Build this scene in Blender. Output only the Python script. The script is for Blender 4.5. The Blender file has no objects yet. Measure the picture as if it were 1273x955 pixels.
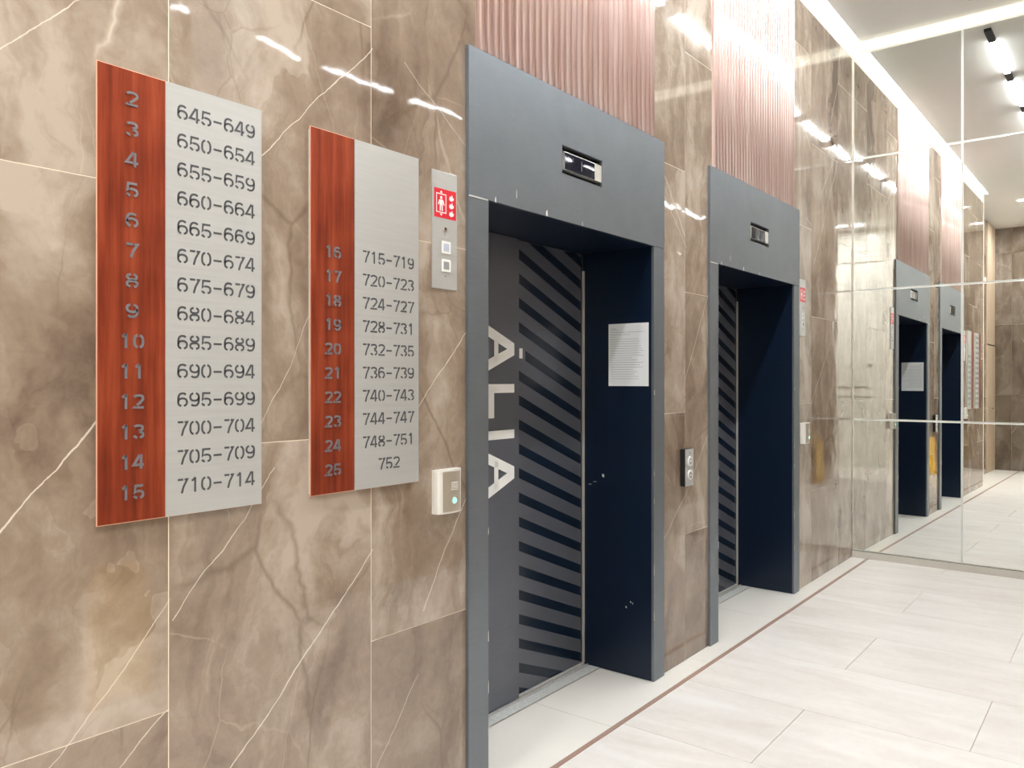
import bpy, bmesh, math, random
from mathutils import Vector
random.seed(7)
S = bpy.context.scene
C = S.collection

# ------------------------------------------------------------------ camera, world, exposure
cam_d = bpy.data.cameras.new('camera')
cam = bpy.data.objects.new('camera', cam_d); C.objects.link(cam)
cam.location = (0, 0, 1.46)
cam.rotation_euler = (math.pi/2, 0, -math.atan2(.786, .618))
cam_d.sensor_width = 36; cam_d.lens = 988/1273*36
cam_d.shift_y = -5.5/1273
cam_d.clip_start = .02
S.camera = cam
S.view_settings.view_transform = 'Standard'; S.view_settings.look = 'None'
S.view_settings.gamma = 1; S.view_settings.use_curve_mapping = False
S.view_settings.exposure = 1.62
w = bpy.data.worlds.new('world'); S.world = w; w.use_nodes = True
w.node_tree.nodes['Background'].inputs[0].default_value = (.9, .92, 1, 1)
w.node_tree.nodes['Background'].inputs[1].default_value = .3
E_TRACK, E_COVE, E_BAND, E_DOWN = 74.0, 3.6, .31, 290.0     # lamp strengths

# ------------------------------------------------------------------ materials
class NT:
    def __init__(s, name):
        s.m = bpy.data.materials.new(name); s.m.use_nodes = True
        s.t = s.m.node_tree; s.b = s.t.nodes['Principled BSDF']
    def n(s, typ, **k):
        nd = s.t.nodes.new('ShaderNode'+typ)
        for a, v in k.items(): setattr(nd, a, v)
        return nd
    def l(s, a, b): s.t.links.new(a, b)
    def inp(s, nd, i, v):
        if hasattr(v, 'links') or isinstance(v, bpy.types.NodeSocket): s.l(v, nd.inputs[i])
        else: nd.inputs[i].default_value = v
    def math(s, op, a, b=0.0, c=None, clamp=False):
        nd = s.n('Math', operation=op, use_clamp=clamp); s.inp(nd, 0, a); s.inp(nd, 1, b)
        if c is not None: s.inp(nd, 2, c)
        return nd.outputs[0]
    def vm(s, op, a, b=(0, 0, 0), scale=None):
        nd = s.n('VectorMath', operation=op); s.inp(nd, 0, a)
        if op != 'SCALE': s.inp(nd, 1, b)
        if scale is not None: s.inp(nd, 3, scale)
        return nd.outputs[1] if op in ('DOT_PRODUCT', 'LENGTH', 'DISTANCE') else nd.outputs[0]
    def noise(s, v, scale, detail=4, rough=.5, dist=0, col=False):
        nd = s.n('TexNoise'); s.inp(nd, 'Vector', v)
        nd.inputs['Scale'].default_value = scale; nd.inputs['Detail'].default_value = detail
        nd.inputs['Roughness'].default_value = rough; nd.inputs['Distortion'].default_value = dist
        return nd.outputs[1 if col else 0]
    def ramp(s, f, stops, interp='LINEAR'):
        nd = s.n('ValToRGB'); s.inp(nd, 0, f); r = nd.color_ramp; r.interpolation = interp
        while len(r.elements) < len(stops): r.elements.new(1)
        for e, (p, c) in zip(r.elements, stops):
            e.position = p; e.color = (c if isinstance(c, tuple) else (c, c, c)) + (1,)
        return nd.outputs[0]
    def mix(s, f, a, b, mode='MIX'):
        nd = s.n('Mix', data_type='RGBA', blend_type=mode)
        s.inp(nd, 0, f)
        for i, v in ((6, a), (7, b)):
            if isinstance(v, tuple): nd.inputs[i].default_value = v + (1,)
            else: s.l(v, nd.inputs[i])
        return nd.outputs[2]
    def bump(s, h, strength, dist):
        nd = s.n('Bump'); nd.inputs['Strength'].default_value = strength
        nd.inputs['Distance'].default_value = dist; s.l(h, nd.inputs['Height'])
        s.l(nd.outputs[0], s.b.inputs['Normal'])

def srgb(r, g, b):
    f = lambda c: (c/255/12.92) if c/255 <= .04045 else ((c/255+.055)/1.055)**2.4
    return (f(r), f(g), f(b))

def plain(name, col, rough=.5, metal=0, ior=1.5, em=None, es=0, var=.06, vs=6, bump=0, stretch=(1, 1, 1)):
    t = NT(name); b = t.b
    tc = t.n('TexCoord').outputs['Object']
    v = t.vm('MULTIPLY', tc, stretch)
    nz = t.noise(v, vs, 4)
    lo = tuple(c*(1-var) for c in col); hi = tuple(min(1, c*(1+var)) for c in col)
    t.l(t.ramp(nz, [(.3, lo), (.7, hi)]), b.inputs['Base Color'])
    b.inputs['Roughness'].default_value = rough; b.inputs['Metallic'].default_value = metal
    b.inputs['IOR'].default_value = ior
    if em: b.inputs['Emission Color'].default_value = em + (1,); b.inputs['Emission Strength'].default_value = es
    if bump: t.bump(nz, .3, bump)
    return t.m

VEINS = [  # white veins of the lift wall, (x, z) polylines in metres and half width
 ([(.5,.98),(.64,1.154),(.717,1.238),(.822,1.355),(.90,1.44)], .0040),
 ([(.5,2.02),(.64,2.148),(.733,2.239),(.783,2.302),(.93,2.42)], .0022),
 ([(1.0,1.78),(1.237,2.033),(1.331,2.141),(1.652,2.48)], .0024),
 ([(1.01,.875),(1.091,.977),(1.205,1.083),(1.30,1.22)], .0020),
 ([(.70,.60),(.761,.651),(.889,.791),(1.0,.926)], .0026),
 ([(1.10,.36),(1.17,.45),(1.305,.585),(1.468,.743),(1.652,.938)], .0038),
 ([(1.254,1.335),(1.371,1.532),(1.42,1.648)], .0017),
 ([(1.80,1.30),(1.861,1.386),(2.1,1.636)], .0026),
 ([(1.88,.70),(1.957,.84),(2.1,1.069)], .0026),
 ([(1.789,2.473),(1.93,2.38),(2.10,2.27)], .0016),
 ([(3.46,.57),(3.591,.685),(3.806,.861),(4.082,1.16)], .0040),
 ([(3.50,2.43),(3.6,2.353),(3.82,2.15)], .0026),
 ([(3.8,1.45),(3.95,1.7),(4.1,1.95)], .0030),
 ([(5.5,1.0),(5.85,1.3),(6.3,1.75)], .0050),
 ([(5.9,2.3),(6.2,2.75),(6.5,3.2)], .0050),
 ([(5.5,3.4),(5.84,3.1)], .0040),
 ([(.5,.28),(.8,.50),(1.0,.66)], .0024),
 ([(1.66,.25),(1.85,.50)], .0020),
]
def marble(name, veins=None, gain=1.0):
    t = NT(name); b = t.b
    P = t.n('NewGeometry').outputs['Position']
    rnd = t.n('ObjectInfo').outputs['Random']
    off = t.vm('SCALE', (13.7, 7.3, 21.1), scale=rnd)
    Q = t.vm('ADD', P, off)
    warp = t.vm('SCALE', t.vm('SUBTRACT', t.noise(Q, 1.7, 5, .55, col=True), (.5, .5, .5)), scale=.45)
    W = t.vm('ADD', Q, warp)
    big = t.noise(W, 1.3, 6, .55)
    mp = t.n('Mapping'); mp.inputs['Rotation'].default_value = (.30, .50, .2); mp.inputs['Scale'].default_value = (3.2, 3.2, 1.0)
    t.l(W, mp.inputs['Vector'])
    fea = t.noise(mp.outputs[0], 1.3, 6, .6, .9)
    vo = t.n('TexVoronoi'); vo.inputs['Scale'].default_value = .9; t.l(mp.outputs[0], vo.inputs['Vector'])
    cell = t.n('SeparateColor'); t.l(vo.outputs['Color'], cell.inputs[0])
    fine = t.noise(Q, 30, 6, .7)
    v = t.math('ADD', t.math('MULTIPLY', big, .46), t.math('MULTIPLY', fea, .485))
    v = t.math('ADD', v, t.math('MULTIPLY', cell.outputs[0], .055))
    v = t.math('ADD', v, t.math('MULTIPLY', fine, .09))
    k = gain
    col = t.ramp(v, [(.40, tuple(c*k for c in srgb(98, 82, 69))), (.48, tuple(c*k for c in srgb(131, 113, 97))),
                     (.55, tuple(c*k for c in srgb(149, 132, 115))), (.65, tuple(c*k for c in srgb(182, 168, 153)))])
    # faint pale crazing and darker hairlines
    W2 = t.vm('ADD', Q, t.vm('SCALE', warp, scale=.35))
    for sc, wd, cc, msc, th, am in ((.9, .006, srgb(226, 214, 196), 1.7, .55, .55), (2.4, .007, srgb(206, 192, 172), 1.6, .55, .35), (1.5, .014, srgb(104, 86, 68), 1.1, .50, .5), (3.2, .012, srgb(112, 94, 76), 1.4, .54, .35)):
        ve = t.n('TexVoronoi', feature='DISTANCE_TO_EDGE'); ve.inputs['Scale'].default_value = sc
        sq = t.vm('MULTIPLY', t.vm('ADD', W2, (sc*3, sc, sc*2)), (1.5, 1.5, .8))
        t.l(sq, ve.inputs['Vector'])
        line = t.ramp(ve.outputs['Distance'], [(0, 1.0), (wd, 0.0)])
        mk = t.ramp(t.noise(Q, msc, 2), [(th, 0.0), (th+.08, 1.0)])
        col = t.mix(t.math('MULTIPLY', t.math('MULTIPLY', line, mk), am), col, cc)
    if veins:
        wob = t.vm('SCALE', t.vm('SUBTRACT', t.noise(P, 6, 6, .55, col=True), (.5, .5, .5)), scale=.035)
        PW = t.vm('MULTIPLY', t.vm('ADD', P, wob), (1, 0, 1))
        tot = None
        thick = t.math('MULTIPLY_ADD', t.noise(P, 9, 4), 1.5, .05)
        for pts, hw in veins:
            dm = None
            for (ax, az), (bx, bz) in zip(pts, pts[1:]):
                A = (ax, 0, az); d = (bx-ax, 0, bz-az); L2 = d[0]**2+d[2]**2
                pa = t.vm('SUBTRACT', PW, A)
                h = t.math('MULTIPLY', t.vm('DOT_PRODUCT', pa, d), 1/L2, clamp=True)
                q = t.vm('SUBTRACT', pa, t.vm('SCALE', d, scale=h))
                ds = t.vm('LENGTH', q)
                dm = ds if dm is None else t.math('MINIMUM', dm, ds)
            mk = t.math('SUBTRACT', 1.25, t.math('DIVIDE', dm, t.math('MULTIPLY', thick, hw*.72)), clamp=True)
            tot = mk if tot is None else t.math('MAXIMUM', tot, mk)
        col = t.mix(t.math('MULTIPLY', tot, .75), col, srgb(238, 228, 212))
    t.l(col, b.inputs['Base Color'])
    b.inputs['Roughness'].default_value = .035; b.inputs['IOR'].default_value = 1.8
    t.bump(t.noise(Q, 4.5, 2, .5), .35, .0028)
    return t.m

M = {}
M['marble'] = marble('polished brown marble', VEINS)
M['marble_plain'] = marble('polished brown marble plain')
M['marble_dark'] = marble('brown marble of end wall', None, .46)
M['grout'] = plain('cream grout', srgb(240, 228, 210), .6)
M['white'] = plain('white plaster', srgb(236, 233, 226), .8, var=.01)
M['ceil'] = plain('ceiling paint', srgb(222, 221, 217), .9, var=.01)
M['white_gloss'] = plain('white lacquer', srgb(232, 232, 224), .3, var=.01)
M['wood'] = plain('pale oak veneer', srgb(196, 176, 152), .4, var=.14, vs=3, stretch=(6, 6, .5))
M['cove'] = plain('cove light diffuser', (1, 1, 1), .5, em=(.97, .985, 1), es=E_COVE)
M['band'] = plain('cream light strip', (1, .97, .85), .5, em=(1, .965, .80), es=E_BAND)
M['lamp'] = plain('track lamp diffuser', (1, 1, 1), .5, em=(.93, .97, 1), es=E_TRACK)
M['down'] = plain('downlight diffuser', (1, 1, 1), .5, em=(.98, .98, 1), es=E_DOWN)
M['black'] = plain('black plastic', srgb(22, 23, 26), .35)
M['black_matt'] = plain('black anodised metal', srgb(30, 31, 33), .6)
M['mirror'] = plain('mirror silver', (.90, .915, .88), .0, 1, var=0)
M['mirror_edge'] = plain('mirror edge glass', srgb(238, 240, 232), .12, var=0, em=(.9,.95,.9), es=0)
M['plinth'] = plain('brushed plinth', srgb(205, 200, 190), .35, var=.03)
M['stripe'] = plain('brown inlay', srgb(172, 142, 126), .4)
M['steel'] = plain('brushed steel plate', srgb(204, 206, 204), .38, .55, var=.03, vs=8, stretch=(.6, 1, 14))
M['steel_lt'] = plain('light steel', srgb(228, 226, 218), .35, .5, var=.02)
M['sill'] = plain('aluminium sill', srgb(216, 217, 214), .5, .2, var=.1, vs=60)
M['silver'] = plain('pale silver lacquer', srgb(238, 236, 230), .25, .15, var=0)
M['face'] = plain('greige steel face', srgb(182, 172, 156), .35, .35)
M['chrome'] = plain('chrome', srgb(225, 225, 225), .15, 1, var=0)
M['num_dark'] = plain('cut numeral grey', srgb(92, 96, 100), .4, .5)
M['num_light'] = plain('raised numeral grey', srgb(150, 152, 160), .3, .7)
M['copper_edge'] = plain('copper edge', srgb(240, 196, 170), .3, .3)
M['red'] = plain('red sticker', srgb(222, 30, 52), .4)
M['paper'] = plain('white paper', srgb(236, 238, 240), .6, var=.01)
M['ink'] = plain('grey print', srgb(150, 150, 150), .8)
M['ink_dk'] = plain('dark print', srgb(80, 80, 82), .8)
M['yellow'] = plain('yellow plastic', srgb(250, 196, 10), .4, var=.03)
M['letter'] = plain('white lettering', srgb(238, 238, 234), .5, var=.01)
M['chip'] = plain('bare chipped edge', srgb(225, 225, 222), .6)
M['film'] = plain('dark navy stripe film', srgb(12, 27, 44), .25, 0, var=.03)
M['led'] = plain('green led', srgb(120, 240, 200), .3, em=srgb(90, 240, 190), es=1.2)
M['screen'] = plain('dark display glass', srgb(10, 20, 36), .02, ior=1.35)
M['blue_pict'] = plain('pale blue key', srgb(190, 196, 214), .4)
M['poster'] = plain('reddish poster print', srgb(176, 96, 96), .6, var=.3, vs=20)

def lacquer(name, col, rough, metal, grad=None):
    t = NT(name); b = t.b
    tc = t.n('TexCoord').outputs['Object']
    fine = t.noise(t.vm('MULTIPLY', tc, (3, 3, 160)), 4, 3)
    sm = t.noise(tc, 5, 5, .6)
    v = t.math('ADD', t.math('MULTIPLY', fine, .5), t.math('MULTIPLY', sm, .5))
    t.l(t.ramp(v, [(.3, tuple(c*.88 for c in col)), (.7, tuple(c*1.12 for c in col))]), b.inputs['Base Color'])
    b.inputs['Roughness'].default_value = rough; b.inputs['Metallic'].default_value = metal
    t.bump(fine, .12, .001)
    return t.m
M['frame'] = lacquer('graphite satin metal', srgb(126, 133, 140), .42, .7)
M['reveal'] = lacquer('navy lacquered reveal', srgb(8, 26, 48), .32, .15)
M['door'] = lacquer('dark grey door film', srgb(104, 107, 116), .36, .45)

def copper_panel():
    t = NT('copper tinted brushed wood grain'); b = t.b
    tc = t.n('TexCoord').outputs['Object']
    g = t.noise(t.vm('MULTIPLY', tc, (14, 1, .8)), 3, 5, .6)
    bl = t.noise(tc, 5, 3)
    v = t.math('ADD', t.math('MULTIPLY', g, .65), t.math('MULTIPLY', bl, .35))
    t.l(t.ramp(v, [(.30, srgb(96, 36, 20)), (.5, srgb(146, 60, 34)), (.70, srgb(182, 88, 54))]), b.inputs['Base Color'])
    b.inputs['Roughness'].default_value = .33; b.inputs['Metallic'].default_value = .45
    return t.m
M['copper'] = copper_panel()
def slat_mat():
    t = NT('rose copper slat'); b = t.b
    tc = t.n('TexCoord').outputs['Object']; rnd = t.n('ObjectInfo').outputs['Random']
    g = t.noise(t.vm('ADD', t.vm('MULTIPLY', tc, (20, 20, .9)), t.vm('SCALE', (9, 5, 7), scale=rnd)), 2, 4)
    t.l(t.ramp(g, [(.3, srgb(218, 186, 178)), (.7, srgb(248, 227, 221))]), b.inputs['Base Color'])
    b.inputs['Roughness'].default_value = .13; b.inputs['Metallic'].default_value = .45; b.inputs['IOR'].default_value = 1.4
    return t.m
M['slat'] = slat_mat()
M['slat_gap'] = plain('dark rose backing', srgb(96, 62, 56), .5)
def floor_mat():
    t = NT('cream porcelain floor'); b = t.b
    P = t.n('NewGeometry').outputs['Position']
    Q = t.vm('ADD', P, t.vm('SCALE', (5, 9, 3), scale=t.n('ObjectInfo').outputs['Random']))
    g = t.noise(t.vm('MULTIPLY', Q, (3.5, .8, 1)), 1.6, 6, .6, .6)
    fn = t.noise(Q, 24, 4, .6)
    v = t.math('ADD', t.math('MULTIPLY', g, .8), t.math('MULTIPLY', fn, .2))
    t.l(t.ramp(v, [(.34, srgb(222, 215, 207)), (.5, srgb(231, 226, 220)), (.66, srgb(238, 235, 230))]), b.inputs['Base Color'])
    b.inputs['Roughness'].default_value = .36; b.inputs['IOR'].default_value = 1.45
    return t.m
M['floor'] = floor_mat()
M['floor_border'] = plain('pale border tile', srgb(236, 232, 224), .33, var=.015)
M['floor_grout'] = plain('beige floor grout', srgb(196, 184, 168), .8)

# ------------------------------------------------------------------ mesh helpers
class MB:
    def __init__(s): s.v = []; s.f = []; s.mi = []
    def box(s, x0, x1, y0, y1, z0, z1, mi=0):
        i = len(s.v)
        s.v += [(x0,y0,z0),(x1,y0,z0),(x1,y1,z0),(x0,y1,z0),(x0,y0,z1),(x1,y0,z1),(x1,y1,z1),(x0,y1,z1)]
        s.f += [tuple(i+k for k in q) for q in ((0,3,2,1),(4,5,6,7),(0,1,5,4),(1,2,6,5),(2,3,7,6),(3,0,4,7))]
        s.mi += [mi]*6; return s
    def prism(s, pts, y0, y1, mi=0):
        """polygon in (x, z), extruded along y (y0 is the front, nearer the room)"""
        a = sum(p[0]*q[1]-q[0]*p[1] for p, q in zip(pts, pts[1:]+pts[:1]))
        if a < 0: pts = pts[::-1]
        n = len(pts); i = len(s.v)
        s.v += [(x, y0, z) for x, z in pts] + [(x, y1, z) for x, z in pts]
        s.f.append(tuple(range(i, i+n))); s.f.append(tuple(range(i+2*n-1, i+n-1, -1)))
        for k in range(n): s.f.append((i+k, i+n+k, i+n+(k+1) % n, i+(k+1) % n))
        s.mi += [mi]*(n+2); return s
    def ribbon(s, pts, w, y0, y1, closed=False):
        n = len(pts); L = []; R = []
        for k in range(n):
            p = Vector(pts[k])
            a = Vector(pts[k-1]) if k > 0 or closed else None
            c = Vector(pts[(k+1) % n]) if k < n-1 or closed else None
            d1 = (p-a).normalized() if a is not None else None
            d2 = (c-p).normalized() if c is not None else None
            d = (d1+d2).normalized() if d1 is not None and d2 is not None else (d1 or d2)
            nn = Vector((-d.y, d.x)); m = 1/max(.5, (nn.dot(Vector((-d2.y, d2.x))) if d1 is not None and d2 is not None else 1))
            L.append(p+nn*w/2*m); R.append(p-nn*w/2*m)
        rng = range(n) if closed else range(n-1)
        for k in rng:
            j = (k+1) % n
            s.prism([tuple(L[k]), tuple(L[j]), tuple(R[j]), tuple(R[k])], y0, y1)
        return s
    def build(s, name, mats, parent=None, base=(0, 0, 0), smooth=False, bevel=0):
        me = bpy.data.meshes.new(name)
        b = Vector(base)
        me.from_pydata([tuple(Vector(v)-b) for v in s.v], [], s.f)
        for m in (mats if isinstance(mats, (list, tuple)) else [mats]): me.materials.append(M[m])
        if len(me.materials) > 1:
            for p, k in zip(me.polygons, s.mi): p.material_index = k
        if smooth:
            for p in me.polygons: p.use_smooth = True
        me.update()
        o = bpy.data.objects.new(name, me); C.objects.link(o)
        if parent is not None: o.parent = parent
        if bevel:
            md = o.modifiers.new('bevel', 'BEVEL'); md.width = bevel; md.segments = 2; md.limit_method = 'ANGLE'
        return o

def place(o, base):
    """a top-level mesh built about base"""
    o.location = base; return o
def tag(o, label, cat, group=None):
    o['label'] = label; o['category'] = cat
    if group: o['group'] = group
    return o
def thing(name, label, cat, loc, group=None):
    o = bpy.data.objects.new(name, None); C.objects.link(o); o.location = loc; o.empty_display_size = .1
    return tag(o, label, cat, group)
def struct(o): o['kind'] = 'structure'; return o
def cyl(mb, cx, cz, r, y0, y1, n=24, mi=0, rx=None):
    return mb.prism([(cx+(rx or r)*math.cos(2*math.pi*k/n), cz+r*math.sin(2*math.pi*k/n)) for k in range(n)], y0, y1, mi)
def copy_thing(root, loc, label):
    r = root.copy(); C.objects.link(r); r.location = loc; r['label'] = label
    def rec(src, dst):
        for ch in list(src.children):
            c = ch.copy(); C.objects.link(c); c.parent = dst; rec(ch, c)
    rec(root, r); return r

YW = 1.845     # face of the marble wall with the lifts
YF = 1.83      # face of the lift surrounds
XM = 6.88      # mirrored end wall
ZC = 4.23      # ceiling

# ------------------------------------------------------------------ floor
fl = struct(MB().box(-2.5, 7.0, -2.7, 2.35, -.12, -.004).build('floor', 'floor_grout'))
def ftile(x0, x1, y0, y1, mat='floor'):
    g = .0013
    MB().box(x0+g, x1-g, y0+g, y1-g, -.004, 0).build('tile', mat, fl)
xs = [2.94+.6215*k for k in range(-9, 7)] + [7.0]
for i, (a, b) in enumerate(zip(xs, xs[1:])):
    if a < -2.5: a = -2.5
    odd = (i-9) % 2
    js = [1.155-1.27*k for k in range(0, 4)] if not odd else [.515-1.27*k for k in range(0, 3)]
    ys = [1.713] + js + [-2.7]
    if a > 6.5: b = 6.88
    for y1, y0 in zip(ys, ys[1:]): ftile(a, b, y0, y1)
bx = [-2.4, -.95, 0, .95, 1.92, 2.885, 3.85, 4.81, 5.77, 6.88]
for a, b in zip(bx, bx[1:]): ftile(a, b, 1.735, 2.135, 'floor_border')
MB().box(-2.4, 6.78, 1.714, 1.734, -.004, .0003).build('inlay_strip', 'stripe', fl)
MB().box(6.78, 6.88, 1.735, 1.735+.0001, -.004, -.003).build('joint', 'floor_grout', fl)

# ------------------------------------------------------------------ lift wall (left)
wl = MB()
wl.box(.5, 2.14, YW+.0008, 2.3, 0, 4.32).box(3.50, 4.135, YW+.0008, 2.3, 0, 4.32).box(5.495, 6.95, YW+.0008, 2.3, 0, 4.32)
wl.box(2.14, 3.50, YW+.045, 2.3, 2.16, 4.32).box(4.135, 5.495, YW+.045, 2.3, 2.16, 4.32)
wl.box(2.14, 3.50, 2.30, 2.34, 0, 4.32).box(4.135, 5.495, 2.30, 2.34, 0, 4.32)
wall_left = struct(wl.build('wall_left', 'grout'))
ZA = [0, .657, 1.915, 3.165, 4.105]; ZB = [0, .03, 1.290, 2.54, 3.79, 4.105]
for x0, x1, zs in ((.5, 1.0, ZA), (1.0, 1.648, ZB), (1.648, 2.14, ZA), (3.458, 3.80, ZB), (3.80, 4.133, ZA),
                   (5.454, 5.84, ZB), (5.84, 6.49, ZA), (6.49, 6.876, ZB)):
    for z0, z1 in zip(zs, zs[1:]):
        xa, xb = x0+.0014, x1-.0014
        if z1-z0 < .1: continue
        if z0 < .1: z0 = 0
        MB().box(xa, xb, YW, YW+.0007, z0+.0014, z1-.0014).build('tile', 'marble', wall_left)
MB().box(.5, 6.90, YW, YW+.004, 4.107, 4.32).build('upper_fascia', 'white', wall_left)

# ------------------------------------------------------------------ ceiling with cove slot
cb = MB()
cb.box(-2.5, 7.0, -2.7, 1.782, ZC, 4.36).box(-2.5, .49, 1.782, 2.35, ZC, 4.36)
cb.box(.49, 7.0, 1.782, 2.35, 4.32, 4.36)
struct(cb.build('ceiling', 'ceil'))
cv = thing('cove_light', 'long white light strip in the ceiling slot along the lift wall', 'light', (.5, 1.813, 4.30))
MB().box(.51, 6.89, 1.784, 1.843, 4.285, 4.30).build('diffuser', 'cove', cv, (.5, 1.813, 4.30))
MB().box(.51, 6.89, 1.784, 1.843, 4.301, 4.318).build('channel', 'steel_lt', cv, (.5, 1.813, 4.30))

# ------------------------------------------------------------------ mirrored end wall, very slightly out of square as in the photo
def mx(y, z): return XM + .0073*(y-1.85) + .0063*z
wr = struct(MB().box(6.93, 7.05, -.7, 2.0, 0, 4.36).build('wall_far', 'white'))
def mirror_panel(y0, y1, z0, z1):
    g = .0012; bv = .007
    me = bpy.data.meshes.new('mirror_panel')
    def P(y, z, d): return (mx(y, z)+d, y, z)
    a = [P(y0+g, z0+g, .002), P(y1-g, z0+g, .002), P(y1-g, z1-g, .002), P(y0+g, z1-g, .002)]
    b = [P(y0+g+bv, z0+g+bv, 0), P(y1-g-bv, z0+g+bv, 0), P(y1-g-bv, z1-g-bv, 0), P(y0+g+bv, z1-g-bv, 0)]
    c = [(v[0]+.004, v[1], v[2]) for v in a]
    me.from_pydata(a+b+c, [], [(4,7,6,5),(0,4,5,1),(1,5,6,2),(2,6,7,3),(3,7,4,0),(0,1,9,8),(1,2,10,9),(2,3,11,10),(3,0,8,11),(8,9,10,11)])
    me.materials.append(M['mirror']); me.materials.append(M['mirror_edge'])
    for k, p in enumerate(me.polygons): p.material_index = 0 if k == 0 else 1
    me.update()
    o = bpy.data.objects.new('mirror_panel', me); C.objects.link(o); o.parent = wr
for y0, y1 in ((1.047, 1.843), (.25, 1.047), (-.5, .25)):
    for z0, z1 in ((.058, 1.135), (1.135, 2.19), (2.19, 3.275), (3.275, 4.14)): mirror_panel(y0, y1, z0, z1)
struct(MB().box(6.868, 6.93, -.5, 1.843, 0, .054).build('baseboard_far', 'plinth'))
MB().box(6.905, 6.93, -.5, 1.843, 4.14, 4.23).build('cream_fascia', 'white', wr)
cs = tag(place(MB().box(6.885, 6.905, -.49, 1.78, 4.148, 4.226).build('light_strip', 'band', None, (6.9, .65, 4.15)), (6.9, .65, 4.15)),
    'cream glowing strip between top of mirror wall and ceiling', 'light')

# ------------------------------------------------------------------ opposite wall, pillar and rear room (seen in reflections)
ow = struct(MB().box(2.0, 6.93, -.62, -.512, 0, 4.23).build('wall_right', 'grout'))
x = 2.83
while x < 6.85:
    x1 = min(x+.65, 6.87)
    off = .0 if int((x-2.83)/.65+.1) % 2 else .63
    z = 0; zz = [0] + [v+off for v in (.64, 1.89, 3.14) if .1 < v+off < 4.1] + [4.22]
    for z0, z1 in zip(zz, zz[1:]): MB().box(x+.0014, x1-.0014, -.512, -.5, z0+.0014, z1-.0014).build('tile', 'marble_plain', ow)
    x = x1
MB().box(2.40, 2.83, -.512, -.497, 0, 4.22).build('white_panel', 'white', ow)
MB().box(2.0, 2.40, -.512, -.5, 0, 4.22).build('side_panel', 'marble_plain', ow)
pl = struct(MB().box(.67, 1.99, -.62, .016, 0, 4.23).build('wall_pillar', 'grout'))
for x0, x1, zs in ((.67, 1.33, (0, 1.27, 2.52, 3.77, 4.22)), (1.33, 1.99, (0, .64, 1.89, 3.14, 4.22))):
    for z0, z1 in zip(zs, zs[1:]): MB().box(x0+.0014, x1-.0014, .016, .028, z0+.0014, z1-.0014).build('tile', 'marble_plain', pl)
MB().box(1.99, 2.0, -.51, .028, 0, 4.22).build('side_panel', 'white', pl)
# rear
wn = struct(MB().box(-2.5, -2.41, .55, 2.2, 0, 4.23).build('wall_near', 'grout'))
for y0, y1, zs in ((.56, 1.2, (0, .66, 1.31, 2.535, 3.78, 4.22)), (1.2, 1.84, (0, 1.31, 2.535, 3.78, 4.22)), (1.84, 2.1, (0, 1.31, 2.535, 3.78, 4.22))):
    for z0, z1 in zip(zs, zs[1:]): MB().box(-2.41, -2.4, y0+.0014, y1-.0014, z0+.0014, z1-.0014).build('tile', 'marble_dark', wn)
ws = struct(MB().box(-2.45, .5, 2.112, 2.25, 0, 4.23).box(.46, .5, YW, 2.112, 0, 4.23).build('wall_left_rear', 'grout'))
for x0, x1 in ((-1.57, -.9), (-.9, -.25), (-.25, .46)):
    for z0, z1 in zip((0, 1.28, 2.53, 3.78), (1.28, 2.53, 3.78, 4.22)): MB().box(x0+.0014, x1-.0014, 2.1, 2.112, z0+.0014, z1-.0014).build('tile', 'marble_plain', ws)
MB().box(-2.4, -1.575, 2.09, 2.112, 2.165, 4.22).build('wood_panel', 'wood', ws)
B = (-2.0, 2.09, 0)
dr = struct(bpy.data.objects.new('door_1', None)); C.objects.link(dr); dr.location = B
MB().box(-2.39, -1.58, 2.085, 2.112, .01, 2.155).build('door_leaf', 'wood', dr, B)
h = MB().box(-1.69, -1.655, 2.06, 2.085, 1.055, 1.105); h.box(-1.83, -1.655, 2.035, 2.055, 1.07, 1.09); cyl(h, -1.67, .99, .02, 2.07, 2.085)
h.build('door_handle', 'chrome', dr, B)
MB().box(-2.39, -1.58, 2.08, 2.09, 2.155, 2.168).build('door_gap_trim', 'black_matt', dr, B)
# white partition with shutter and notices
wp = struct(MB().box(-1.32, -1.2, -2.6, .55, 0, 4.23).box(-2.5, -1.32, .45, .55, 0, 4.23).build('wall_white_partition', 'white_gloss'))
struct(MB().box(-1.3, .67, -2.7, -2.6, 0, 4.23).box(.67, .75, -2.7, -.62, 0, 4.23).build('wall_rear_room', 'white'))
B = (-1.19, -.45, 3.66)
sh = thing('roller_shutter', 'white slatted roller shutter high on the white partition wall', 'shutter', B)
for k in range(11): MB().box(-1.199, -1.175-.006*(k % 2), -1.0, .1, 3.66+.049*k, 3.66+.049*k+.034).build('slat', 'white_gloss', sh, B)
nb = [( -.72, 1.30, .22, .16, 'poster', 'reddish poster low on white partition beside the marble pillar', 'poster'),
      ( -.42, 1.42, .42, .022, 'ink_dk', 'dark horizontal rail across white partition below the notices', 'rail'),
      ( -.30, 1.26, .40, .012, 'ink_dk', 'thin dark rail under the longer rail on white partition', 'rail'),
      ( -.16, 1.80, .12, .05, 'ink_dk', 'small dark plate high on white partition above the rails', 'plate')]
for yc, zc, w_, h_, m_, lb, ct in nb:
    p = (-1.2, yc, zc)
    tag(place(MB().box(-1.199, -1.192, yc-w_/2, yc+w_/2, zc-h_/2, zc+h_/2).build(ct, m_, None, p), p), lb, ct)

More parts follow.
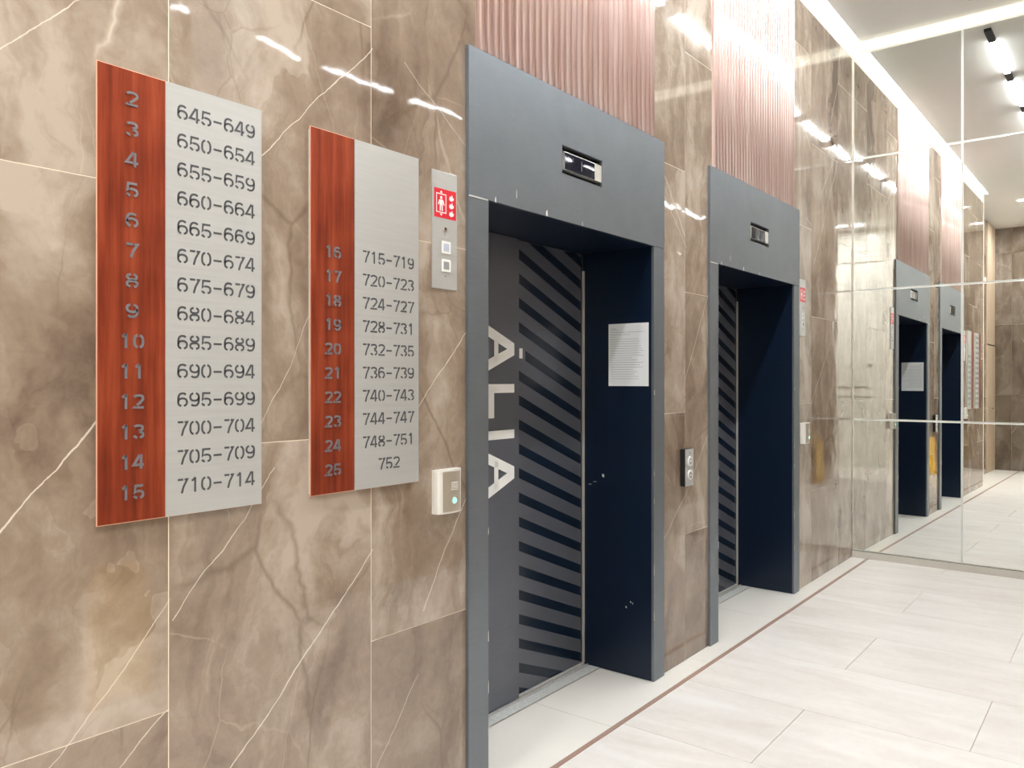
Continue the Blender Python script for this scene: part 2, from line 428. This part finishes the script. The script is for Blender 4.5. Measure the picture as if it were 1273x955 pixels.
# ------------------------------------------------------------------ lift entrances
LX = 2.084; W_ = 1.459; J = .108; ZH = 2.105; ZT = 2.63
B = (LX+W_/2, YF, 0)
lift = thing('lift_entrance', 'nearer lift entrance in graphite frame, with printed notice on its reveal', 'elevator', B, 'lift entrances')
xl, xr = LX+J, LX+W_-J            # opening
dx0, dx1, dz0, dz1 = LX+.573, LX+.88, 2.297, 2.412
hb = MB()
hb.box(LX, dx0, YF, YW-.001, ZH, ZT).box(dx1, LX+W_, YF, YW-.001, ZH, ZT).box(dx0, dx1, YF, YW-.001, ZH, dz0).box(dx0, dx1, YF, YW-.001, dz1, ZT)
hb.build('header_panel', 'frame', lift, B)
for a, b in ((LX, xl), (xr, LX+W_)):
    MB().box(a, b, YF+.001, YW-.001, .002, ZH-.0025).build('jamb', 'frame', lift, B)
YB = 2.195
for a, b in ((xl-.02, xl), (xr, xr+.02)): MB().box(a, b, YW-.001, YB+.042, .002, ZH).build('reveal', 'reveal', lift, B)
MB().box(xl-.02, xr+.02, YW-.001, YB+.09, ZH+.0, ZH+.02).build('soffit', 'reveal', lift, B)
# doors
near = MB().box(xl-.015, 2.866, 2.213, 2.228, .012, ZH-.003).build('door_panel', 'door', lift, B); near['label'] = 'plain dark door panel carrying white lettering'
far = MB().box(2.80, xr-.001, 2.238, 2.253, .012, ZH-.003).build('door_panel', 'black_matt', lift, B); far['label'] = 'door panel with dark diagonal stripes'
MB().box(xr-.011, xr-.001, 2.226, 2.236, .012, ZH-.09).build('edge_strip', 'steel_lt', lift, B)
MB().box(2.80, xr-.022, 2.236, 2.2378, .012, ZH-.003).build('door_skin', 'door', far)
far.children[0].data.transform(__import__('mathutils').Matrix.Translation(-Vector(B)))
def clip(poly, x0, x1, z0, z1):
    for ax, lim, sg in ((0, x0, 1), (0, x1, -1), (1, z0, 1), (1, z1, -1)):
        out = []
        for p, q in zip(poly, poly[1:]+poly[:1]):
            a = sg*(p[ax]-lim); b = sg*(q[ax]-lim)
            if a >= 0: out.append(p)
            if a*b < 0:
                t = a/(a-b); out.append((p[0]+t*(q[0]-p[0]), p[1]+t*(q[1]-p[1])))
        poly = out
        if len(poly) < 3: return None
    return poly
SL = -.395
for k in range(-2, 20):
    zc = 2.036 - .112*k
    x0, x1 = 2.868, xr-.022
    if k == 4: x0 = 2.945
    f = lambda x: zc + SL*(x-2.90)
    poly = clip([(x0, f(x0)-.0225), (x1, f(x1)-.0225), (x1, f(x1)+.0225), (x0, f(x0)+.0225)], x0, x1, .014, ZH-.006)
    if poly: MB().prism(poly, 2.2352, 2.236).build('stripe', 'film', far, B)
def letter(polys):
    m = MB()
    for p in polys: m.prism(p, 2.2112, 2.213)
    m.build('letter', 'letter', near, B)
xt, xb = 2.829, 2.642
def letA(zc):
    a = .0265; b = .100; th = .046
    up = [(xt, zc+a), (xb, zc+b), (xb, zc+b-th), (xt-.045, zc+.002)]
    letter([[(xt, zc+a), (xb, zc+b), (xb, zc+b-th-.002), (2.78, zc), (xt, zc)],
            [(xt, zc-a), (xb, zc-b), (xb, zc-b+th+.002), (2.78, zc), (xt, zc)],
            [(2.688, zc+.066), (2.715, zc+.052), (2.715, zc-.052), (2.688, zc-.066)]])
letA(1.597); letA(1.041)
letter([[(xt, 1.440), (xb, 1.440), (xb, 1.401), (xt, 1.401)], [(xb, 1.41), (xb, 1.291), (2.686, 1.291), (2.686, 1.41)]])
letter([[(xt, 1.235), (xb, 1.235), (xb, 1.196), (xt, 1.196)]])
MB().prism([(2.898, 1.604), (2.921, 1.604), (2.921, 1.558), (2.898, 1.558)], 2.2345, 2.236).build('accent_mark', 'letter', far, B)
# sill
sm = MB().box(xl, xr, 2.139, 2.20, .0, .003); sm.box(xl, xr, 2.206, 2.212, 0, .007); sm.box(xl, xr, 2.229, 2.237, 0, .010)
sm.build('sill', 'sill', lift, B)
# display
dp = MB().box(dx0, dx1, YF+.034, YF+.036, dz0, dz1).box(dx0, dx1, YF+.012, YF+.034, dz0, dz0+.004).box(dx0, dx1, YF+.012, YF+.034, dz1-.004, dz1)
disp = dp.build('display_housing', 'black', lift, B)
MB().box(dx0+.022, dx1, YF+.004, YF+.03, dz0+.021, dz1-.021).build('display_frame', 'steel_lt', disp, B, bevel=.001)
MB().box(dx0+.0235, dx1-.058, YF+.0025, YF+.0045, dz0+.0225, dz1-.0245).build('display_screen', 'screen', disp, B)
t_ = MB().box(dx0+.145, dx0+.149, YF+.0018, YF+.0025, dz0+.038, dz1-.038); t_.build('digit', 'num_light', disp, B)
# chipped lacquer along the edges
rs = random.Random(3)
def chip(pts):
    c = MB().prism(pts, YF-.0005, YF).build('paint_chip', 'chip', lift, B)
chip([(LX, ZH-.004), (xl-.004, ZH-.003), (xl-.004, ZH+.0005), (LX, ZH+.001)])
for x, z, w, h in ((xl+.035, ZH, .008, .02), (LX+.46, ZH, .012, .026), (LX+.72, ZH, .004, .02), (LX+.27, ZH+.035, .003, .035),
                   (xl-.003, .185, .008, .03), (xr+.001, 1.39, .006, .022), (xr, 1.0, .003, .02),
                   (xr, .86, .003, .03), (xr, .52, .003, .05), (xr, .3, .003, .04), (xl-.003, .9, .003, .03), (xl-.003, .52, .003, .04), (xl-.003, .33, .003, .05)):
    chip([(x, z), (x+w, z+rs.uniform(-.3, .3)*h), (x+w*.8, z+h), (x+w*.1, z+h*.7)])
lift2 = copy_thing(lift, (B[0]+1.996, YF, 0), 'farther lift entrance in graphite frame, next to the mirrored end wall')

# notices on the reveals; sg = +1 sheet faces the camera side (-x), -1 it faces the mirror (+x)
def notice(xf, sg, ya, yb, za, zb, label):
    P = (xf, (ya+yb)/2, za)
    nt = thing('notice', label, 'notice', P, 'printed notices on lift reveals')
    X = lambda d: xf - sg*d
    def bx(m, d0, d1, *q): return m.box(min(X(d0), X(d1)), max(X(d0), X(d1)), *q)
    bx(MB(), 0, .0015, ya, yb, za, zb).build('sheet', 'paper', nt, P)
    ln = MB(); rs = random.Random(5)
    z = zb-.025; k = 0
    while z > za+.03:
        L = (.03, .045, .19, .11, .03, .16, .17)[k] if k < 7 else rs.uniform(.12, .19)
        a, c = (yb-.012-L, yb-.012) if sg > 0 else (ya+.012, ya+.012+L)
        bx(ln, .0015, .0021, a, c, z, z+.0014); z -= .0115 if k else .007; k += 1
    ln.build('printed_lines', 'ink', nt, P)
notice(xr-.001, 1, 1.858, 2.083, 1.428, 1.737, 'white printed notice sheet on navy right reveal of nearer lift')
notice(xl+1.996+.001, -1, 1.868, 2.090, 1.37, 1.682, 'white printed notice on left reveal of farther lift, seen only in the mirror')
for yy, zz, ww, hh in ((2.185, .925, .018, .003), (2.155, .94, .02, .003), (2.11, .965, .012, .02), (1.98, .33, .007, .012), (1.955, .36, .006, .01), (1.945, .355, .004, .01)):
    mk = MB().prism([(0, 0), (ww, .3*hh), (ww*.9, hh), (0, .8*hh)], 0, .0005)
    mk.v = [(xr-.0006+vy, yy+vx, zz+vz) for vx, vy, vz in mk.v]
    mk.build('scuff_mark', 'chip', lift, B)

# ------------------------------------------------------------------ slatted panels above the lifts
def slat_panel(x0, label):
    p = (x0+.655, YW, 2.632)
    t = thing('slatted_panel', label, 'wall panel', p, 'slatted panels above the lifts')
    MB().box(x0, x0+1.31, YW+.020, YW+.044, 2.632, 4.105).build('backing', 'slat_gap', t, p)
    n = 31; pt = 1.31/n; r = .0142
    prof = [(-r, .034), (-r, .012), (-r*.75, .0055), (-r*.35, .0012), (r*.35, .0012), (r*.75, .0055), (r, .012), (r, .034)]
    me = bpy.data.meshes.new('slat'); v = []; f = []; z0, z1 = 0, 4.105-2.632
    for px, py in prof: v += [(px, py, z0), (px, py, z1)]
    m = len(prof)
    for k in range(m):
        j = (k+1) % m; f.append((2*k, 2*j, 2*j+1, 2*k+1))
    f.append(tuple(2*k for k in range(m))[::-1]); f.append(tuple(2*k+1 for k in range(m)))
    me.from_pydata(v, [], f); me.materials.append(M['slat'])
    for q in me.polygons[1:6]: q.use_smooth = True
    me.update()
    for k in range(n):
        o = bpy.data.objects.new('slat', me); C.objects.link(o); o.parent = t
        o.location = (x0+pt*(k+.5)-p[0], YF-.002-p[1]-.008+.008, 0)
    return t
slat_panel(2.144, 'rose copper slatted panel above the nearer lift')
slat_panel(4.14, 'rose copper slatted panel above the farther lift')

# ------------------------------------------------------------------ floor directory signs with stencil numerals
def arc(cx, cz, rx, rz, a0, a1, n=9, e=2.5):
    out = []
    for k in range(n+1):
        a = math.radians(a0+(a1-a0)*k/n); c, s = math.cos(a), math.sin(a)
        out.append((cx+rx*math.copysign(abs(c)**(2/e), c), cz+rz*math.copysign(abs(s)**(2/e), s)))
    return out
SW = .15
l_, r_ = SW/2, 1-SW/2; b_, t_z = SW/2, 1-SW/2; H2 = .5-SW/2
DIG = {
 '0': [arc(.5, .5, .5-l_, H2, 100, 260), arc(.5, .5, .5-l_, H2, -80, 80)],
 '1': [[(.22, .80), (.40, .86), (.56, 1.0)], [(.56, 1.0), (.56, 0)]],
 '2': [arc(.5, .72, .5-l_, .28-l_, 165, -20) + [(.62, .40), (.34, .22)], [(.20, .15), (.10, b_), (.98, b_)]],
 '3': [arc(.48, .75, .40, .25-l_, 160, -85), arc(.5, .27, .5-l_, .27-l_, 85, -75), arc(.5, .27, .5-l_, .27-l_, -105, -170)],
 '4': [[(.62, 1.0), (.04, .27), (.58, .27)], [(.74, 1.0), (.74, 0)], [(.80, .27), (1.0, .27)]],
 '5': [[(.92, t_z), (.18, t_z), (.12, .48), (.24, .57)], arc(.5, .31, .5-l_, .31-l_, 110, -75), arc(.5, .31, .5-l_, .31-l_, -105, -165)],
 '6': [arc(.5, .33, .5-l_, .33-l_, 285, 615, 18, 2.3), arc(.5, .5, .5-l_, .5-l_, 48, 175, 9) + [(l_, .34)]],
 '7': [[(.04, t_z), (.56, t_z)], [(.70, t_z), (.96, t_z), (.60, .45), (.42, 0)]],
 '8': [arc(.5, .75, .38, .25-l_, 100, 430, 18), arc(.5, .27, .5-l_, .27-l_, 285, 615, 18)],
 '-': [[(.08, .46), (.92, .46)]],
}
DIG['9'] = [[(1-x, 1-z) for x, z in st] for st in DIG['6']]
def numerals(txt, xc, zc, w, h, pitch, y0, y1, name, mat, parent, base, thin=.15):
    m = MB(); n = len(txt); x = xc-(pitch*(n-1))/2 - w/2
    for c in txt:
        for st in DIG[c]:
            m.ribbon([(x+px*w, zc-h/2+pz*h) for px, pz in st], h*thin, y0, y1)
        x += pitch
    return m.build(name, mat, parent, base)
def directory(x0, x1, floors, ranges, k0, label, name='directory_sign'):
    p = ((x0+x1)/2, YW, 1.13); t = thing(name, label, 'sign', p, 'floor directory signs')
    z0, z1 = 1.13, 2.176; xm = x0 + .159; yf = YW-.018
    MB().box(x0+.006, x1-.006, yf+.006, YW, z0+.006, z1-.006).build('mount', 'steel_lt', t, p)
    MB().box(x0, x1, yf+.003, yf+.006, z0, z1).build('back_plate', 'copper_edge', t, p)
    MB().box(x0+.002, xm, yf+.0015, yf+.003, z0+.002, z1-.002).build('copper_field', 'copper', t, p)
    MB().box(xm+.001, x1-.001, yf, yf+.003, z0+.001, z1-.001).build('steel_field', 'steel', t, p)
    for i, (a, b) in enumerate(zip(floors, ranges)):
        z = 2.109 - .07*(k0+i)
        numerals(a, x0+.0785, z, .024 if len(a) == 2 else .028, .033, .031, yf-.0015, yf+.0015, 'floor_number', 'num_light', t, p, .17)
        numerals(b, (xm+x1)/2+.004, z+.002, .0265, .036, .0313, yf-.0006, yf, 'flat_numbers', 'num_dark', t, p, .14)
directory(.823, 1.249, [str(k) for k in range(2, 16)], ['%d-%d' % (645+5*k, 649+5*k) for k in range(14)], 0,
          'copper and steel directory sign farthest from the lifts, floors 2 to 15')
directory(1.408, 1.836, [str(k) for k in range(16, 26)],
          ['715-719', '720-723', '724-727', '728-731', '732-735', '736-739', '740-743', '744-747', '748-751', '752'], 4,
          'copper and steel directory sign beside the fire control plate, floors 16 to 25')

# ------------------------------------------------------------------ fire panel, intercom, call panel
def fire_panel():
    x0, x1, z0, z1 = 1.912, 2.035, 1.766, 2.162; p = ((x0+x1)/2, YW, z0); y = YW-.004
    t = thing('fire_panel', 'steel fire control plate with red pictogram left of nearer lift', 'control panel', p, 'fire control plates')
    MB().box(x0, x1, y, YW, z0, z1).build('plate', 'steel', t, p, bevel=.001)
    rx0, rx1, rz0, rz1 = x0+.010, x1-.006, 2.005, 2.103
    pic = MB().box(rx0, rx1, y-.0008, y, rz0, rz1).build('pictogram', 'red', t, p)
    g = MB(); ya, yb = y-.0014, y-.0008
    fx0, fx1 = rx0+.010, rx0+.056; fz0, fz1 = rz0+.018, rz1-.018
    g.ribbon([(fx0, fz0), (fx1, fz0), (fx1, fz1), (fx0, fz1)], .003, ya, yb, closed=True)
    cx = (fx0+fx1)/2; cz = (fz0+fz1)/2
    cyl(g, cx, cz+.019, .0055, ya, yb, 12)
    g.prism([(cx-.008, cz+.012), (cx+.008, cz+.012), (cx+.007, cz-.006), (cx-.007, cz-.006)], ya, yb)
    g.ribbon([(cx-.008, cz+.010), (cx-.014, cz-.006)], .004, ya, yb); g.ribbon([(cx+.008, cz+.010), (cx+.014, cz-.006)], .004, ya, yb)
    g.ribbon([(cx-.004, cz-.005), (cx-.005, cz-.026)], .005, ya, yb); g.ribbon([(cx+.004, cz-.005), (cx+.005, cz-.026)], .005, ya, yb)
    for s, zz in ((1, fz1+.004), (-1, fz0-.004)): g.prism([(cx-.006, zz), (cx+.006, zz), (cx, zz+s*.008)], ya, yb)
    for zz in (rz0+.02, rz0+.047, rz0+.073):
        fx = rx1-.023
        g.prism([(fx-.012, zz-.006), (fx-.002, zz-.011), (fx+.010, zz-.006), (fx+.012, zz+.003), (fx+.006, zz+.002), (fx+.003, zz+.012), (fx-.003, zz+.004), (fx-.009, zz+.006)], ya, yb)
    g.build('figure_print', 'letter', pic, p)
    k = MB(); cyl(k, x0+.062, 1.968, .0085, y-.003, y, 20); ko = k.build('keyhole', 'chrome', t, p)
    k = MB(); cyl(k, x0+.062, 1.968, .004, y-.0036, y-.003, 12); k.build('slot', 'black', ko, p)
    k = MB().box(x0+.059, x0+.065, y-.0006, y, 1.946, 1.951).build('engraving', 'ink', t, p)
    for zz in (1.907, 1.846):
        b = MB().box(x0+.045, x0+.088, y-.003, y, zz-.021, zz+.021).build('button', 'letter', t, p, bevel=.001)
        MB().box(x0+.053, x0+.080, y-.0036, y-.003, zz-.013, zz+.013).build('key_face', 'blue_pict' if zz > 1.9 else 'ink', b, p)
    k = MB().box(x0+.060, x0+.070, y-.0006, y, 1.808, 1.812).build('engraving', 'ink', t, p)
    return t, p
fp, p = fire_panel()
fp2 = copy_thing(fp, (5.635, p[1], p[2]), 'steel fire control plate with red pictogram right of farther lift')
def intercom():
    x0, x1, z0, z1 = 1.914, 2.034, 1.012, 1.158; p = ((x0+x1)/2, YW, z0)
    t = thing('intercom', 'small silver intercom with green lit button left of nearer lift', 'intercom', p, 'intercoms by the lifts')
    m = MB(); n = 8; cx = (x0+x1)/2; hw = (x1-x0)/2
    prof = [(x0, YW)] + [(cx+hw*math.sin(math.radians(a)), YW-.016-.024*(math.cos(math.radians(a)))**.8 if abs(a) < 90 else YW-.016) for a in range(-90, 91, 15)] + [(x1, YW)]
    def col(prof, z0, z1, mb):
        i = len(mb.v); q = len(prof)
        mb.v += [(a, b, z0) for a, b in prof] + [(a, b, z1) for a, b in prof]
        for k in range(q-1): mb.f.append((i+k, i+k+1, i+q+k+1, i+q+k)); mb.mi.append(0)
        mb.f.append(tuple(range(i+q-1, i-1, -1))); mb.f.append(tuple(range(i+q, i+2*q))); mb.mi += [0, 0]
    col(prof, z0, z1, m); m.build('body', 'silver', t, p)['label'] = 'shiny silver body'
    m = MB(); pr = [(a, b-.0012) for a, b in prof[1:-1] if abs(a-cx) < hw*.80]; pr = [(pr[0][0], pr[0][1]+.003)] + pr + [(pr[-1][0], pr[-1][1]+.003)]
    col(pr, z0+.006, z1-.006, m); m.build('face_plate', 'face', t, p)
    yf = YW-.0412
    g = MB()
    for k in range(5): g.box(cx-.008, cx+.024, yf-.0014, yf+.004, z1-.045-.006*k, z1-.042-.006*k)
    g.build('speaker_grille', 'silver', t, p)
    b = MB(); cyl(b, cx+.006, z0+.042, .0125, yf-.002, yf+.006, 20); bo = b.build('button', 'steel_lt', t, p)
    b = MB(); cyl(b, cx+.006, z0+.042, .0085, yf-.0028, yf-.002, 16); b.build('led', 'led', bo, p)
    return t, p
ic, p = intercom()
copy_thing(ic, (5.655, p[1], p[2]), 'small silver intercom with green lit button right of farther lift')
p = (3.79, YW, .912)
t = thing('call_panel', 'black lift call box with steel face and two round buttons, between lifts', 'control panel', p)
MB().box(3.745, 3.838, 1.8175, YW, .912, 1.102).build('body', 'black', t, p)
MB().box(3.745, 3.838, 1.815, 1.8175, .912, 1.102).build('face_plate', 'steel', t, p)
for zz, s in ((1.038, 1), (.968, -1)):
    b = MB(); cyl(b, 3.795, zz, .0255, 1.811, 1.815, 28); bo = b.build('button', 'letter', t, p)
    b = MB(); cyl(b, 3.795, zz, .0165, 1.810, 1.811, 24); b.build('button_centre', 'ink', bo, p)
    b = MB().ribbon([(3.795-.009, zz-.003*s), (3.795, zz+.006*s), (3.795+.009, zz-.003*s)], .004, 1.8093, 1.81); b.build('arrow', 'letter', bo, p)
MB().box(3.788, 3.802, 1.8143, 1.815, 1.075, 1.087).build('engraving', 'ink', t, p)

# ------------------------------------------------------------------ ceiling lamps
p = (4.0, .93, ZC)
tr = thing('ceiling_track_light', 'long black ceiling track holding a row of bright linear lamps', 'light', p)
MB().box(1.2, 6.57, .905, .955, ZC-.006, ZC).build('track', 'black_matt', tr, p)
for k in range(5):
    a = 6.31-1.04*k
    MB().box(a-.82, a, .907, .953, ZC-.013, ZC-.0065).build('lamp', 'lamp', tr, p)
    MB().box(a+.001, a+(.22 if k else .259), .905, .955, ZC-.024, ZC-.0065).build('blank_module', 'black_matt', tr, p)
p = (-.5, -1.2, ZC)
i = 0
for lx, ly, lb in ((-.2, 1.45, 'round downlight in the rear ceiling above the marble corner'), (-1.7, 1.45, 'round downlight in the rear ceiling nearest the end wall'),
                   (-.65, -.25, 'added round downlight in front of the slatted roller shutter, brightening the white partition'), (-.65, -1.1, 'added round downlight between the shutter one and the two farthest back, brightening the partition'),  # this pair is added to brighten the white partition and its reflection
                   (.1, -.95, 'round downlight in the ceiling behind the pillar, nearer it'), (-.4, -1.9, 'round downlight in the ceiling farthest behind the pillar')):
    d = thing('downlight', lb, 'light', (lx, ly, ZC), 'round downlights in the rear ceiling')
    m = MB()
    n = 24; m.v = []; r0, r1 = .075, .06
    def ring(r, z): return [(r*math.cos(2*math.pi*k/n), r*math.sin(2*math.pi*k/n), z) for k in range(n)]
    m.v = ring(r0, 0)+ring(r0, -.008)+ring(r1, -.008)+ring(r1, -.002); m.f = []
    for q in range(3):
        for k in range(n): m.f.append((q*n+k, q*n+(k+1) % n, (q+1)*n+(k+1) % n, (q+1)*n+k))
    m.mi = [0]*len(m.f); m.build('bezel', 'white', d)
    m = MB(); m.v = ring(r1-.001, -.004); m.f = [tuple(range(n))[::-1]]; m.mi = [0]; m.build('diffuser', 'down', d)

# ------------------------------------------------------------------ wet floor signs (seen in the mirror and in the polished tiles)
def yellow_sign(name, loc, rz, label, spread):
    t = thing(name, label, 'floor sign', loc); t.rotation_euler.z = rz
    for s in (1, -1):
        m = MB()
        m.prism([(-.15, 0), (-.10, 0), (-.09, .03), (.09, .03), (.10, 0), (.15, 0), (.125, .56), (.10, .62), (.05, .62), (.045, .59), (-.045, .59), (-.05, .62), (-.10, .62), (-.125, .56)], -.006, .006)
        o = m.build('panel', 'yellow', t); o.location = (0, s*(.5*spread+.008), 0); o.rotation_euler.x = math.atan2(spread*.47, .6)*s
        q = MB().box(-.09, .09, -.0072, -.006, .18, .42).build('message_field', 'yellow', o)
    MB().box(-.05, .05, -.012, .012, .60, .62).build('hinge', 'yellow', t)
yellow_sign('wet_floor_sign', (-.75, .85, .002), math.pi/2, 'yellow folding wet floor sign standing open, mirrored beneath the reflected call box', .24)
yellow_sign('wet_floor_sign', (1.72, .075, .002), 0, 'yellow wet floor sign folded flat against the marble pillar', .03)
